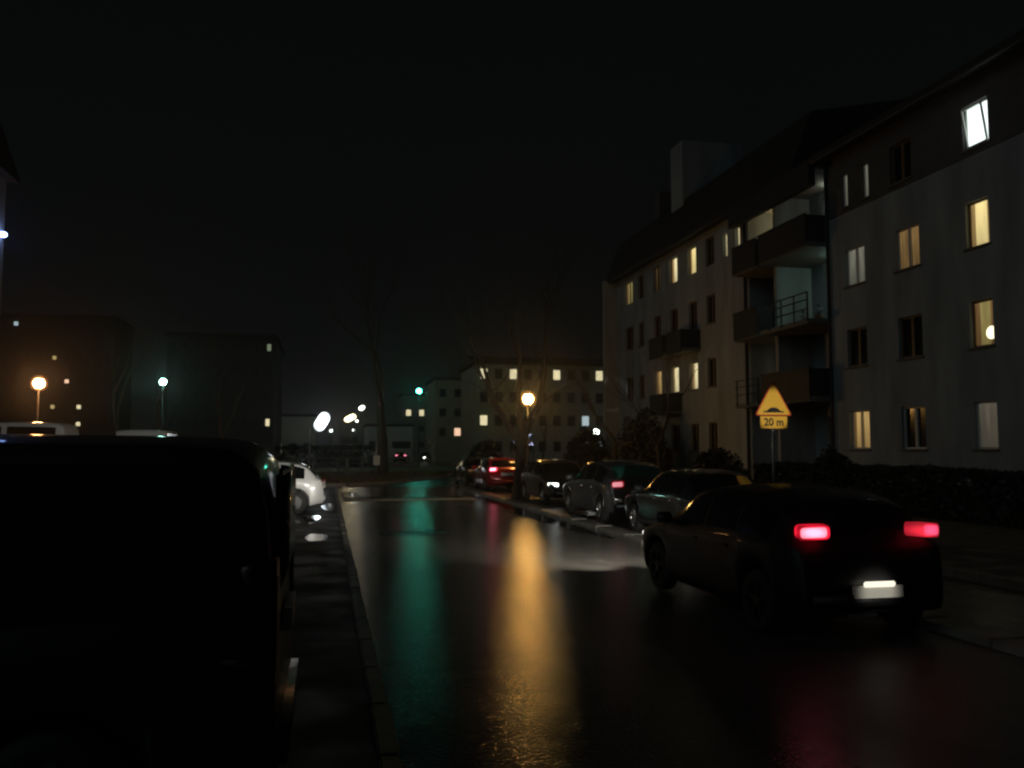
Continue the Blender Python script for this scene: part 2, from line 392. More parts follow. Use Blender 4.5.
bm = BM(); box(bm, XB, xr - .003, 30.72, 30.92, .1, 12.2); B("partition_wall", bm, render_pale)
for z in (3.55, 6.35, 9.15):
    bm = BM(); box(bm, XB - .75, xr - .004, 27.25, 30.715, z, z + .18); B("balcony_slab", bm, slab_m)
    bm = BM(); box(bm, XB - .75, xr - .004, 30.925, 32.98, z, z + .18); B("balcony_slab", bm, slab_m)
def parapet(y0, y1, z, h=1.0, solid=True):
    bm = BM()
    if solid:
        box(bm, XB - .80, XB - .754, y0, y1, z - .12, z + h); box(bm, XB - .83, XB - .73, y0, y1, z + h + .002, z + h + .05)
        box(bm, XB - .75, XB + .0, y0, y0 + .04, z, z + h); box(bm, XB - .75, XB + .0, y1 - .04, y1, z, z + h)
    else:
        for zz in (.35, .68, h): box(bm, XB - .79, XB - .755, y0, y1, z + zz - .02, z + zz + .02)
        yy = y0
        while yy < y1: box(bm, XB - .81, XB - .757, yy, yy + .03, z - .1, z + h); yy += .9
    return B("balcony_parapet", bm, parapet_m)
parapet(27.25, 30.7, 9.33, .98); parapet(30.93, 32.95, 9.33, .98); parapet(30.93, 32.95, 6.53, .98)
parapet(27.25, 30.7, 6.53, .95, False); parapet(27.25, 30.7, 3.73); parapet(30.93, 32.95, 3.73, .95, False)
for (y, z, m, nm) in ((32.2, 11.40, emit("balcony_lamp_warm", (1, .80, .42), 60, True), 1), (28.0, 9.0, emit("balcony_lamp_cool", (.62, 1.0, .92), 150, True), 2), (28.6, 11.9, emit("balcony_lamp_dim", (.9, 1.0, .9), 60, True), 3)):
    bm = BM(); lathe(bm, [(.0, -.05), (.05, -.04), (.07, .0), (.07, .03), (0, .03)], 18, c=(XB + 1.2, y, z)); B("ceiling_lamp", bm, m, None, True)
for y0, y1 in ((27.25, 30.7), (30.93, 32.98)):
    bm = BM(); box(bm, XB - .3, xr - .01, y0, y1, 12.0, 12.18); B("loggia_ceiling", bm, render_pale)
bm = BM(); box(bm, XB - .62, XB - .35, 27.24, 33.6, 11.4, 12.2); B("lintel", bm, parapet_m)
# things on the balcony: chair back and pot are parts of nobody: own things
def pot(x, y, z, label):
    t = empty("potted_plant", (x, y, z), label, "plant")
    bm = BM(); lathe(bm, [(0, 0), (.12, 0), (.16, .26), (.14, .26), (.13, .22), (0, .22)], 16); link("pot", bm, mat("terracotta", (.25, .09, .04), .8), t, True)
    bm = BM()
    for k in range(60):
        a = random.random() * 6.28; r = random.random() * .2; zz = .25 + random.random() * .4
        c = Vector((r * math.cos(a), r * math.sin(a), zz)); d = Vector((random.uniform(-1, 1), random.uniform(-1, 1), random.uniform(-1, 1))).normalized() * .07
        e = d.orthogonal().normalized() * .03; poly(bm, [c - d, c + e, c + d, c - e])
    link("foliage", bm, leaf_m, t)
pot(XB + .2, 28.1, 6.53, "potted plant standing on the cool lit balcony of the cream building")
pot(XB + .3, 29.3, 6.53, "small potted plant beside the partition of the cool lit balcony")
# --- section C: Y 35.6 .. 50
colsC = [(36.3, 37.2), (38.3, 39.25), (40.6, 41.6), (42.9, 43.9), (45.4, 46.3), (47.2, 48.5)]
bm = BM(); slits = [(33.75, 34.15), (34.95, 35.35)]; ops = [(a - 33.0, b - 33.0, r, r + 1.35) for r in (1.75, 4.75, 7.75, 10.5) for a, b in colsC] + [(a - 33.0, b - 33.0, 10.55, 11.65) for a, b in slits]
wall(bm, (XB, 33.0, 0), (0, 1, 0), (17.0, 0, 12.25), ops, .18, (1, 0, 0))
poly(bm, [(XB, 33.0, 0), (XB + 1.56, 33.0, 0), (XB + 1.56, 33.0, 12.25), (XB, 33.0, 12.25)])
poly(bm, [(XB, 50.2, 0), (XB + 12, 50.2, 0), (XB + 12, 50.2, 12.25), (XB, 50.2, 12.25)])
B("wall", bm, render_w)
litC = {(1, 3): (E_yel, frame_b, 1), (2, 3): (E_warm, frame_b, 1), (3, 3): (E_brown, frame_b, 2), (5, 3): (E_yel2, frame_w, 2),
        (1, 1): (E_warm, frame_w, 1), (2, 1): (E_warm, frame_w, 1), (3, 1): (E_or, frame_w, 1)}
for r, z in enumerate((1.75, 4.75, 7.75, 10.5)):
    for c, (a, b) in enumerate(colsC):
        p, fm, lv = litC.get((c, r), (glass_dk, frame_b, 2))
        win(XB, a, b, z, z + 1.35, p, fm, lv, sill=(r < 3))
bm = BM(); box(bm, XB - .85, XB + .05, 50.0, 50.25, 0, 12.3); B("fire_wall", bm, render_pale)
for a, b in slits: win(XB, a, b, 10.55, 11.65, E_warm, frame_w, 1, sill=False)
# dark balconies of section C
for (y0, y1, z) in ((37.9, 39.6, 6.55), (40.2, 42.0, 6.55), (40.2, 42.0, 3.6)):
    bm = BM(); box(bm, XB - 1.0, XB - .003, y0, y1, z, z + .15); B("balcony_slab", bm, slab_m)
    bm = BM(); box(bm, XB - 1.05, XB - 1.003, y0, y1, z - .05, z + 1.05); box(bm, XB - 1.0, XB - .01, y0, y0 + .04, z + .152, z + 1.05)
    box(bm, XB - 1.0, XB - .01, y1 - .04, y1, z + .152, z + 1.05); B("balcony_parapet", bm, parapet_m)
# --- roofs
bm = BM()
prism(bm, [(XB - .55, 12.22), (XB - .55, 12.42), (XB + 6, 14.2), (XB + 12.5, 12.42), (XB + 12.5, 12.22)], 'y', 9.6, 28.5)
prism(bm, [(XB - .55, 12.223), (XB - .55, 12.45), (XB + .35, 14.75), (XB + 6, 15.9), (XB + 12.5, 12.45), (XB + 12.5, 12.223)], 'y', 28.503, 50.5)
B("roof", bm, roof_m)
bm = BM(); box(bm, XB + .2, XB + 3.6, 40.2, 41.7, 12.9, 17.85); B("stair_tower", bm, render_w)
bm = BM(); box(bm, XB + .6, XB + 1.3, 44.3, 45.0, 13.6, 16.4); B("chimney", bm, band_m)
bm = BM(); tube(bm, [(XB - .52, 9.6, 12.2), (XB - .52, 50.4, 12.2)], .07, 8); B("gutter", bm, dark_steel)
bm = BM(); tube(bm, [(XB - .09, 27.0, .2), (XB - .09, 27.0, 12.1)], .06, 8); B("downpipe", bm, parapet_m)
bm = BM(); tube(bm, [(XB - .09, 33.2, .2), (XB - .09, 33.2, 12.1)], .06, 8); B("downpipe", bm, parapet_m)
bm = BM(); box(bm, XB - .05, XB + .0, 10, 27.2, .1, .55); box(bm, XB - .05, XB + .0, 33.05, 50, .1, .55); B("plinth", bm, mat("plinth_stone", (.12, .11, .1), .8, var=.2))

# ------------------------------------------------------------------ far buildings
def block(x0, x1, y0, y1, H, label, wallm, litmap, nx, zrows, ww=1.2, wh=1.3, roofh=1.0, side=True, lower=None, group=None, name="apartment_block"):
    t = empty(name, ((x0 + x1) / 2, y0, 0), label, "building", group); ox, oy = (x0 + x1) / 2, y0
    bm = BM(); box(bm, x0 - ox, x1 - ox, 0, y1 - y0, -.1, H); link("wall", bm, wallm, t)
    if lower:
        bm = BM(); box(bm, x0 - ox - .02, x1 - ox + .02, -.06, -.003, 0, lower); link("base_course", bm, render_pale, t)
    bm = BM()
    if roofh > 0:
        prism(bm, [(-.4, H + .003), (-.4, H + .2), ((y1 - y0) / 2, H + roofh), (y1 - y0 + .4, H + .2), (y1 - y0 + .4, H + .003)], 'x', x0 - ox - .4, x1 - ox + .4)
    else: box(bm, x0 - ox - .2, x1 - ox + .2, -.2, y1 - y0 + .2, H + .003, H + .35)
    link("roof", bm, roof_m, t)
    for j, z in enumerate(zrows):
        for i in range(nx):
            cx = x0 - ox + (x1 - x0) * (i + .5) / nx
            p = litmap.get((i, j), glass_far)
            bm = BM(); f0 = -.10 if lower else -.05
            box(bm, cx - ww / 2, cx + ww / 2, f0, -.003 if not lower else -.0035, z, z + wh); f = link("window", bm, frame_far if wallm is not dark_far else trim_m, t)
            bm = BM(); box(bm, cx - ww / 2 + .08, cx + ww / 2 - .08, f0 - .012, f0 - .003, z + .08, z + wh - .08); link("pane", bm, p, f)
    return t
F_w = emit("far_window_warm", (1, .88, .52), .85); F_y = emit("far_window_yellow", (.9, .68, .28), .5); F_p = emit("far_window_pink", (1, .62, .42), 1.1)
F_c = emit("far_window_cool", (.72, .9, .95), .55); F_g = emit("far_window_green", (.5, .62, .4), .3)
frame_far = mat("window_frame_far", (.2, .19, .17), .7)
glass_far = mat("dark_glass_far", (.012, .013, .014), .6, spec=.2)
pale_far = mat("far_render", (.40, .37, .27), .9, var=.15, vscale=.5)
grey_far = mat("far_render_grey", (.30, .29, .26), .9, var=.15, vscale=.5)
dark_far = mat("far_render_dark", (.035, .035, .033), .9, var=.2, vscale=.5)
block(16.0, 34.5, 93, 104, 11.3, "long pale four storey block standing behind the orange street lamp", pale_far,
      {(0, 3): F_w, (2, 3): F_w, (5, 3): F_w, (8, 3): F_w, (9, 3): F_w, (0, 1): F_w, (7, 1): F_c, (8, 0): F_c, (7, 0): F_c}, 11,
      (1.5, 4.4, 7.0, 9.6), .95, 1.25, 1.5, lower=3.2)
block(14.4, 20.6, 117, 128, 11.4, "narrow pale end block left of the long four storey block", pale_far, {(1, 0): F_p}, 3, (3.6, 6.3, 9.0), 1.0, 1.2, 0)
block(12.6, 19.5, 150, 160, 11.2, "grey block far down the street with two small lit windows", grey_far, {(0, 2): F_w, (1, 2): F_w}, 3, (2.0, 4.8, 7.6), 1.0, 1.2, 0)
block(5.6, 12.4, 128, 138, 5.2, "low white flat roofed shop building beyond the grass verge", mat("shop_white", (.6, .6, .56), .8, var=.1),
      {}, 2, (1.9,), 2.8, 1.1, 0, name="shop_building")
block(-7.0, -1.6, 110, 120, 5.9, "low greenish lit building behind the white floodlight", mat("hall_green", (.42, .44, .30), .8), {(0, 0): F_g}, 3, (1.2,), 1.0, 1.4, 0, name="hall_building")
block(-14.5, -5.0, 82, 96, 12.2, "dark tower block with two small lights left of the floodlight", dark_far, {(8, 3): F_g, (8, 0): F_w}, 9, (3.9, 6.3, 8.7, 10.9), .5, .8, 0, name="tower_block")
block(-45.5, -30.2, 130, 142, 20.5, "distant dark block with a few small lit windows beyond the left lamps", dark_far,
      {(1, 4): F_c, (4, 3): F_y, (5, 2): F_p, (6, 1): F_w, (6, 0): F_w, (4, 1): F_y}, 9, (5.0, 7.4, 11.0, 14.3, 19.0), .7, .7, 0)
lb = block(-32, -13.85, 29, 40, 13.5, "tall building at the left edge with a blue white lamp on its corner", grey_far, {}, 7, (1.5, 4.3, 7.1, 9.9), 1.1, 1.3, 4.0)
bm = BM(); lathe(bm, [(0, -.12), (.13, -.08), (.17, 0), (.13, .08), (0, .12)], 16); o = link("wall_lamp", bm, emit("blue_lamp", (.28, .42, 1.0), 25, True), None, True)
o.location = (-13.68, 39.35, 10.95); tag(o, "small blue white lamp fixed high on the left edge building", "lamp")
bm = BM(); box(bm, -.165, -.1, -.03, .03, -.03, .03); link("bracket", bm, dark_steel, o)

# ------------------------------------------------------------------ lamps
def halo_glow(name, col):
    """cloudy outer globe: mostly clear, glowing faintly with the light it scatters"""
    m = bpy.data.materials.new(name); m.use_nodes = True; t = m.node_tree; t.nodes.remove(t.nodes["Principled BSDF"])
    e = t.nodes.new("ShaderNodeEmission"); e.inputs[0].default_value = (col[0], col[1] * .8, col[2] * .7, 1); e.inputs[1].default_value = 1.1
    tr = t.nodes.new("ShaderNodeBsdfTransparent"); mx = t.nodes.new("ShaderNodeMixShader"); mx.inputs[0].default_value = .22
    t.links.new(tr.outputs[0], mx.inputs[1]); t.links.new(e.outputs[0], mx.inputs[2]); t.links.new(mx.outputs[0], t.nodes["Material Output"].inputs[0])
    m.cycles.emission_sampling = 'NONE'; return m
def globe_lamp(x, y, H, r, col, st, label, key, shell=0):
    t = empty("street_lamp", (x, y, 0), label, "street lamp")
    bm = BM(); tube(bm, [(0, 0, 0), (0, 0, .9), (0, 0, .95), (0, 0, H - r * 1.1)], [.08, .08, .055, .04], 12); link("pole", bm, dark_steel, t, True)
    bm = BM(); lathe(bm, [(.05, H - r * 1.3), (.13, H - r * .95), (.05, H - r * .9)], 16); link("collar", bm, dark_steel, t, True)
    bm = BM(); ball(bm, (0, 0, H), r); g = link("globe", bm, emit("lamp_glow_" + key, col, st, True), t, True)
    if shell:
        bm = BM(); ball(bm, (0, 0, H), shell, 28, 18); link("frosted_shell", bm, halo_glow("frosted_" + key, col), g, True)  # added shell whose faint emission imitates a halo round the lamp
    bm = BM(); lathe(bm, [(0, H + r + .06), (r * .4, H + r + .03), (r * .55, H + r * .86)], 16); link("cap", bm, dark_steel, t, True)
    return t
def arm_lamp(x, y, H, ang, tilt, hl, hw, col, st, label, key, arm=1.2, polex=0, lensboth=True):
    """column with a short arm and a long flat lantern whose underside glows; tilt raises its far end"""
    t = empty("street_lamp", (x, y, 0), label, "street lamp", None, ang)
    bm = BM(); tube(bm, [(-arm, 0, 0), (-arm, 0, H - .5), (-arm * .85, 0, H - .15), (-hl / 2 * math.cos(tilt), 0, H - hl / 2 * math.sin(tilt))], [.09, .06, .05, .04], 10); link("pole", bm, steel, t, True)
    M = Matrix.Translation((0, 0, H)) @ Matrix.Rotation(-tilt, 4, 'Y')
    bm = BM(); box(bm, -hl / 2 + .1, hl / 2 - .1, -.06, hw * .4, -hw / 2 + .06, hw / 2 - .06, .14, M); hd = link("lamp_head", bm, dark_steel, t)
    bm = BM(); rr = hw / 2 - .04; ee = hl / 2 - .05 - rr
    oc = [(ee + rr * math.cos(q), rr * math.sin(q)) for q in [math.pi * (k / 8 - .5) for k in range(9)]] + [(-ee - rr * math.cos(q), -rr * math.sin(q)) for q in [math.pi * (k / 8 - .5) for k in range(9)]]
    prism(bm, oc, 'y', -.09, -.062); bmesh.ops.transform(bm, matrix=M, verts=bm.verts); link("lens", bm, bulb_glow(emit("lamp_glow_" + key, col, st, True), .15, st * 1.6), hd)
    return t
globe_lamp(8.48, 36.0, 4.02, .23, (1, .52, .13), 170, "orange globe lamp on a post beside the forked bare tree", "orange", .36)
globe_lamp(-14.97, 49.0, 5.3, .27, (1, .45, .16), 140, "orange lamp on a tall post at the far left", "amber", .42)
globe_lamp(-11.52, 64.0, 6.6, .22, (.42, 1.0, .80), 60, "pale green lamp on a tall post above the dark van", "mint")
globe_lamp(8.3, 80.0, 7.3, .22, (.06, 1.0, .68), 52, "teal green lamp on a tall post at the end of the street", "teal")
globe_lamp(22.5, 70.0, 3.3, .24, (.85, 1, .88), 25, "white globe lamp low beside the long pale block", "white")
arm_lamp(-.54, 75, 4.2, R(0), R(58), 1.9, 1.0, (.86, .95, 1), 7, "big tilted white floodlight on a short column left of the road", "flood", 1.0)
arm_lamp(2.2, 90, 5.05, 0, R(30), 1.5, .6, (1, .83, .48), 9, "yellowish slanted lamp head just right of the white floodlight", "straw", 1.0)
arm_lamp(3.6, 96, 6.4, 0, R(35), .9, .5, (.95, .95, .8), 7, "small slanted white lamp head highest of the far three", "cream", .8)
for (x, y, z, lab) in ((.3, 98, 3.9, "tiny low white lamp between the floodlight and the yellowish lamp"), (3.1, 108, 4.2, "tiny far lamp just under the slanted white lamp head"), (3.35, 104, 5.2, "tiny far lamp under the yellowish lamp, upper of two")):
    globe_lamp(x, y, z, .14, (.9, .97, .9), 8, lab, "tiny")

# ------------------------------------------------------------------ cars
def interp(P, s):
    for (a, b), (c, d) in zip(P, P[1:]):
        if s <= c:
            t = (s - a) / (c - a) if c > a else 0
            return b + (d - b) * t
    return P[-1][1]
STY = {
 'hatch': dict(top=[(0, .62), (.006, .80), (.02, .95), (.05, 1.04), (.10, 1.27), (.15, 1.36), (.24, 1.43), (.4, 1.46), (.52, 1.43), (.6, 1.34), (.75, 1.02), (.79, .965), (.92, .84), (.98, .70), (.995, .58), (1, .5)],
        belt=[(0, .9), (.3, .95), (.75, .9), (1, .7)], sw=[(.12, .27), (.29, .46), (.48, .71)], rw=(.055, .135), ws=(.61, .735)),
 'sedan': dict(top=[(0, .62), (.006, .78), (.02, .93), (.035, .97), (.14, 1.0), (.18, 1.04), (.30, 1.34), (.40, 1.42), (.52, 1.42), (.6, 1.33), (.73, 1.0), (.77, .95), (.92, .83), (.98, .69), (.995, .58), (1, .5)],
        belt=[(0, .86), (.3, .92), (.75, .88), (1, .7)], sw=[(.26, .31), (.33, .49), (.51, .69)], rw=(.19, .29), ws=(.61, .72)),
 'van': dict(top=[(0, .7), (.003, 1.0), (.008, 1.5), (.016, 1.76), (.024, 1.85), (.045, 1.905), (.09, 1.925), (.3, 1.935), (.6, 1.92), (.68, 1.86), (.83, 1.2), (.87, 1.1), (.96, .95), (.99, .75), (1, .6)],
        belt=[(0, 1.05), (.5, 1.05), (.8, 1.0), (1, .8)], sw=[(.06, .33), (.36, .58), (.61, .78)], rw=(.013, .021), ws=(.69, .82)),
}
def catmull(P, s):
    v = interp(P, s); e = .012
    return .5 * v + .25 * (interp(P, max(0, s - e)) + interp(P, min(1, s + e)))
class Shape:
    def __init__(s, style, L, W, H):
        s.S = STY[style]; s.L, s.W, s.k = L, W, H / max(z for _, z in s.S['top'])
        s.wc = (.175 * L, .815 * L); s.rad = .315; s.style = style
    def zt(s, y): return (catmull if y > .05 * s.L and y < .95 * s.L else interp)(s.S['top'], y / s.L) * s.k
    def zb(s, y): return min(interp(s.S['belt'], y / s.L) * s.k, s.zt(y) - .012)
    def w(s, y):
        d = min(y, s.L - y); r = .55
        q = 1 - (.17 if s.style != 'van' else .07) * (max(0, 1 - d / r)) ** 2.6
        return s.W / 2 * q
    def wr(s, y):
        c = min(1, max(0, (s.zt(y) - s.zb(y)) / .35)); c = c * c * (3 - 2 * c)
        return s.w(y) * (.90 + ((.88 if s.style == 'van' else .76) - .90) * c)
    def z0(s, y):
        z = .20 + .10 * max(0, 1 - min(y, s.L - y) / .5)
        for c in s.wc:
            q = .375 ** 2 - (y - c) ** 2
            if q > 0: z = max(z, .315 + math.sqrt(q))
        return min(z, s.zb(y) - .06)
    def side(s, y, t):
        t2 = t + .10 * math.sin(math.pi * t)
        x = s.w(y) * .975 + (s.wr(y) - s.w(y) * .975) * t ** 1.15; zt = s.zt(y) - .055 * min(1, (s.zt(y) - s.zb(y)) / .1)
        return x, s.zb(y) + (zt - s.zb(y)) * t
    def top(s, y, f):
        zt = s.zt(y); d = .055 * min(1, (zt - s.zb(y)) / .1)
        return s.wr(y) * f, zt - d * abs(f) ** 2.6
def car_meshes(style, L, W, H):
    S = Shape(style, L, W, H); out = {}
    ys = set([0, .004 * L, .01 * L, .02 * L, .035 * L, L, .996 * L, .99 * L, .98 * L, .965 * L])
    n = 76
    for i in range(n + 1): ys.add(.035 * L + .93 * L * i / n)
    for c in S.wc:
        for k in range(-8, 9): ys.add(c + .376 * math.sin(math.pi / 2 * k / 8))
    ys = sorted(ys); bm = BM(); rings = []
    for y in ys:
        z0, zb, w_ = S.z0(y), S.zb(y), S.w(y)
        pts = [(0, z0), (w_ * .86, z0), (w_ * .955, z0 + .012), (w_ * .985, z0 + (zb - z0) * .2), (w_, z0 + (zb - z0) * .45), (w_ * 1.0, z0 + (zb - z0) * .72), (w_ * .99, z0 + (zb - z0) * .93)]
        pts += [S.side(y, t) for t in (0, .2, .45, .7, .9, 1)]
        pts += [S.top(y, f) for f in (.93, .8, .55, .28, 0)]
        half = [bm.verts.new((x, y, z)) for x, z in pts]
        other = [bm.verts.new((-x, y, z)) for x, z in pts[1:-1]]
        rings.append(half + other[::-1])
    for A, Bq in zip(rings, rings[1:]):
        for i in range(len(A)):
            j = (i + 1) % len(A); bm.faces.new((A[i], A[j], Bq[j], Bq[i]))
    bm.faces.new(rings[0]); bm.faces.new(rings[-1][::-1])
    bmesh.ops.recalc_face_normals(bm, faces=bm.faces); out['body'] = bm
    def sidepatch(sgn, s0, s1, t0, t1):
        b = BM(); g = []
        for i in range(13):
            y = (s0 + (s1 - s0) * i / 12) * L; row = []
            for j in range(7):
                x, z = S.side(y, t0 + (t1 - t0) * j / 6); row.append(b.verts.new((sgn * (x + .007), y, z)))
            g.append(row)
        for i in range(12):
            for j in range(6):
                f = (g[i][j], g[i + 1][j], g[i + 1][j + 1], g[i][j + 1]); b.faces.new(f if sgn > 0 else f[::-1])
        return b
    def toppatch(s0, s1, fr=.9):
        b = BM(); g = []
        for i in range(9):
            y = (s0 + (s1 - s0) * i / 8) * L; row = []
            for j in range(11):
                x, z = S.top(y, -fr + 2 * fr * j / 10); row.append(b.verts.new((x, y + (-.006 if s0 < .5 else .006), z + .006)))
            g.append(row)
        for i in range(8):
            for j in range(10): b.faces.new((g[i][j], g[i][j + 1], g[i + 1][j + 1], g[i + 1][j]))
        return b
    out['windscreen'] = toppatch(*S.S['ws'])
    if style == 'van':
        b = BM(); box(b, -W * .36, W * .36, -.012, .03, 1.12, 1.66, .03); out['rear_window'] = b
    else: out['rear_window'] = toppatch(*S.S['rw'])
    out['side'] = [sidepatch(sg, a, c, .08, .9) for sg in (-1, 1) for a, c in S.S['sw']]
    return S, out
def wheel(parent, x, y, rimm, side):
    t = .2; b = BM()
    prof = [(.19, -t / 2 + .01), (.26, -t / 2), (.30, -t / 2 + .015), (.315, -t / 2 + .05), (.315, t / 2 - .05), (.30, t / 2 - .015), (.26, t / 2), (.19, t / 2 - .01)]
    lathe(b, prof, 30, 'x'); o = link("wheel", b, tyre_m, parent, True, (x, y, .315))
    b = BM(); s = side
    lathe(b, [(.20, s * .085), (.185, s * .08), (.175, s * .03), (.05, s * .03)], 30, 'x')
    for k in range(5):
        M = Matrix.Rotation(2 * math.pi * k / 5, 4, 'X'); box(b, min(s * .05, s * .085), max(s * .05, s * .085), -.025, .025, .03, .188, .006, M)
    lathe(b, [(0, s * .09), (.045, s * .09), (.05, s * .05)], 14, 'x')
    link("rim", b, rimm, o, False)
def car(name, label, X, Y, rz, style, L, W, H, pm, tail=None, head=None, group="cars parked along the right kerb", tz=.82, plate_z=.75, tailm2=None, plates=True, wheel_m=rim_m, z=.05, glassm=glass_dk, cat="car", tailw=.3, tailh=.15):
    t = empty(name, (X, Y, z), label, cat, group, rz)
    S, o = car_meshes(style, L, W, H)
    b = link("body", o['body'], pm, t, True)
    link("windscreen", o['windscreen'], glass_dk, t, True); link("rear_window", o['rear_window'], glassm, t, True)
    for s in o['side']: link("side_window", s, glass_dk, t, True)
    bm = BM(); box(bm, -W * .36, W * .36, .25, L - .3, .22, .62); link("underbody", bm, trim_m, t)
    for c in S.wc:
        for sg in (-1, 1): wheel(t, sg * (W / 2 - .115), c, wheel_m, sg)
    for sg in (-1, 1):
        # rear and front light clusters wrapped round the corners
        M = Matrix.Translation((sg * S.w(.06) * (.80 if style != 'van' else .9), .035, tz)) @ Matrix.Rotation(sg * R(22 if style != 'van' else 3), 4, 'Z')
        bm = BM(); rrect(bm, tailw / 2, tailh / 2, min(tailw, tailh) * .3, -.03, .16, M, -sg * .06); tl = link("taillight", bm, tail or lens_red, t, True)
        bm = BM(); rrect(bm, tailw * .41, tailh * .36, min(tailw, tailh) * .22, -.036, -.02, M, -sg * .06); link("lens", bm, tailm2 or lens_clear, tl)
        M = Matrix.Translation((sg * S.w(L - .1) * .80, L - .12, .66)) @ Matrix.Rotation(-sg * R(24), 4, 'Z')
        bm = BM(); box(bm, -.17, .17, -.2, .055, -.07, .07, .03, M); hl = link("headlight", bm, lens_clear, t, True)
        bm = BM(); box(bm, -.15, .15, .04, .062, -.05, .05, .004, M)
        if head: box(bm, sg * .165 - .02, sg * .165 + .02, -.17, .045, -.06, .06, .008, M)
        link("lens", bm, head or lens_clear, hl)
        bm = BM(); y = S.S['sw'][-1][1] * L - .12; x = sg * (S.w(y) + .09); box(bm, x - .1, x + .1, y - .05, y + .06, .93 * S.k, 1.06 * S.k, .025); link("mirror", bm, pm, t, True)
        for a, c in S.S['sw'][-2:]:
            y = (a + .02) * L; x = sg * S.w(y); bm = BM(); box(bm, x - .015, x + .02, y, y + .16, .80 * S.k, .825 * S.k, .006); link("door_handle", bm, pm if style != 'van' else chrome, t)
    bm = BM(); box(bm, -W * .40, W * .40, -.045, .12, .32, .52, .045); link("bumper", bm, pm, t, True)
    bm = BM(); box(bm, -W * .36, W * .36, L - .14, L + .03, .28, .48, .045); link("bumper", bm, pm, t, True)
    bm = BM(); box(bm, -.45, .45, L - .02, L + .036, .52, .60, .015); link("grille", bm, trim_m, t)
    if plates:
        yp = -.052 if plate_z < .55 else -.03
        bm = BM(); box(bm, -.26, .26, yp - .008, yp + .035, plate_z - .057, plate_z + .057, .004); link("number_plate", bm, plate_m, t)
        bm = BM(); box(bm, -.26, .26, L + .02, L + .042, .33, .44, .004); link("number_plate", bm, plate_m, t)
    return t, S

T_on = emit("taillight_lit", (1, .012, .04), 1.5, True); T_core = emit("taillight_core", (1, .24, .34), 2.3, True)
bulb_glow(T_on, .25, 2.2); bulb_glow(T_core, 1.3, 3.2)
T_dim = emit("taillight_dim", (1, .04, .07), 2.4, True); T_core2 = emit("taillight_pink_core", (1, .2, .3), 6, True)
T_refl = mat("taillight_glossy", (.5, .01, .02), .15, coat=1)
H_on = emit("headlight_lit", (1, .97, .88), 5, True)
T_weak = emit("taillight_weak", (.8, .02, .04), .28)
T_weakc = emit("taillight_weak_core", (1, .25, .3), .5)
# moving hatchback, brake lights on
mc, mS = car("dark_hatchback", "dark hatchback driving away at the right with both brake lights glowing red", 5.13, 7.32, 0, 'hatch', 4.15, 1.78, 1.46, P_mov, wheel_m=mat('dark_rim', (.02, .02, .02), .5, metal=.5),
    tail=T_on, tailm2=T_core, head=H_on, group=None, tz=1.06, plate_z=.50, z=0, tailw=.29, tailh=.135)
for c in list(mc.children):
    if c.name.startswith("taillight") and c.data.vertices[0].co.x > 0:
        c.data.materials[0] = bulb_glow(emit("taillight_right", (1, .03, .06), 1.5, True), .3, 1.6); c.children[0].data.materials[0] = bulb_glow(emit("taillight_right_core", (1, .09, .2), 1.4, True), .9, 1.5)
bm = BM(); box(bm, -.34, -.02, -.055, .03, .27, .30, .008); link("exhaust_trim", bm, chrome, mc)
bm = BM(); box(bm, -.17, .17, -.075, -.052, .545, .60, .012); link("plate_lamp", bm, emit("plate_lamp_glow", (1, .93, .75), 1.1, True), mc)
def spot(name, loc, tgt, e, ang, blend, r, col=(1, .95, .85)):
    l = bpy.data.lights.new(name, 'SPOT'); l.energy = e; l.spot_size = R(ang); l.spot_blend = blend; l.shadow_soft_size = r; l.color = col
    o = bpy.data.objects.new(name, l); COL.objects.link(o); o.location = loc
    o.rotation_euler = (Vector(loc) - Vector(tgt)).to_track_quat('Z', 'Y').to_euler(); return o
for sx in (-.62, .62):
    s = spot("headlight_beam", (5.13 + sx, 11.62, .66), (5.13 + sx - 3.6, 24, .25), 1300, 70, 1, .06)
# added spots behind the camera, brightening the sign, plate and white car
spot("following_car_beam", (3.2, -9, .75), (9.2, 16.4, 2.68), 16000, 2.2, .5, .05)
spot("following_car_beam", (3.2, -9, .75), (5.13, 7.3, .5), 4500, 1.6, .6, .07)

spot("following_car_beam", (1.7, -9, .75), (-.75, 23.5, .85), 15000, 2.6, .8, .07)
# near van on the left, parked nose-in: its rear at the road
car("dark_van", "large dark van filling the left foreground, parked across the bay", -.20, 3.75 + .98, R(90), 'van', 4.9, 1.96, 1.825, P_van,
    tail=mat('smoked_red_lens', (.03, .002, .003), .3), tailm2=mat('smoked_lens', (.02, .01, .01), .3), group=None, tz=1.0, plate_z=.9, z=.10, tailw=.14, tailh=.55, cat="van")
car("dark_hatchback", "black hatchback showing only its tail between the dark van and the white car", -.76, 15.9, R(90), 'hatch', 4.1, 1.74, 1.44, P_black,
    group="cars parked across the left bays", z=.10)
car("white_hatchback", "white hatchback parked across the left bay beyond the dark van", -.10, 24.4, R(90), 'hatch', 4.2, 1.76, 1.46, P_white, wheel_m=mat('dull_steel_rim', (.09, .09, .09), .55, metal=.3),
    group="cars parked across the left bays", z=.10, tailw=.26)
car("white_estate", "second white car just visible over the roof of the white hatchback", -1.3, 29.0, R(90), 'hatch', 4.4, 1.8, 1.62, P_white,
    group="cars parked across the left bays", z=.10)
car("dark_saloon", "dark car at the end of the left bays beyond the white cars", -.7, 33.2, R(90), 'sedan', 4.5, 1.76, 1.42, P_dark,
    group="cars parked across the left bays", z=.10)
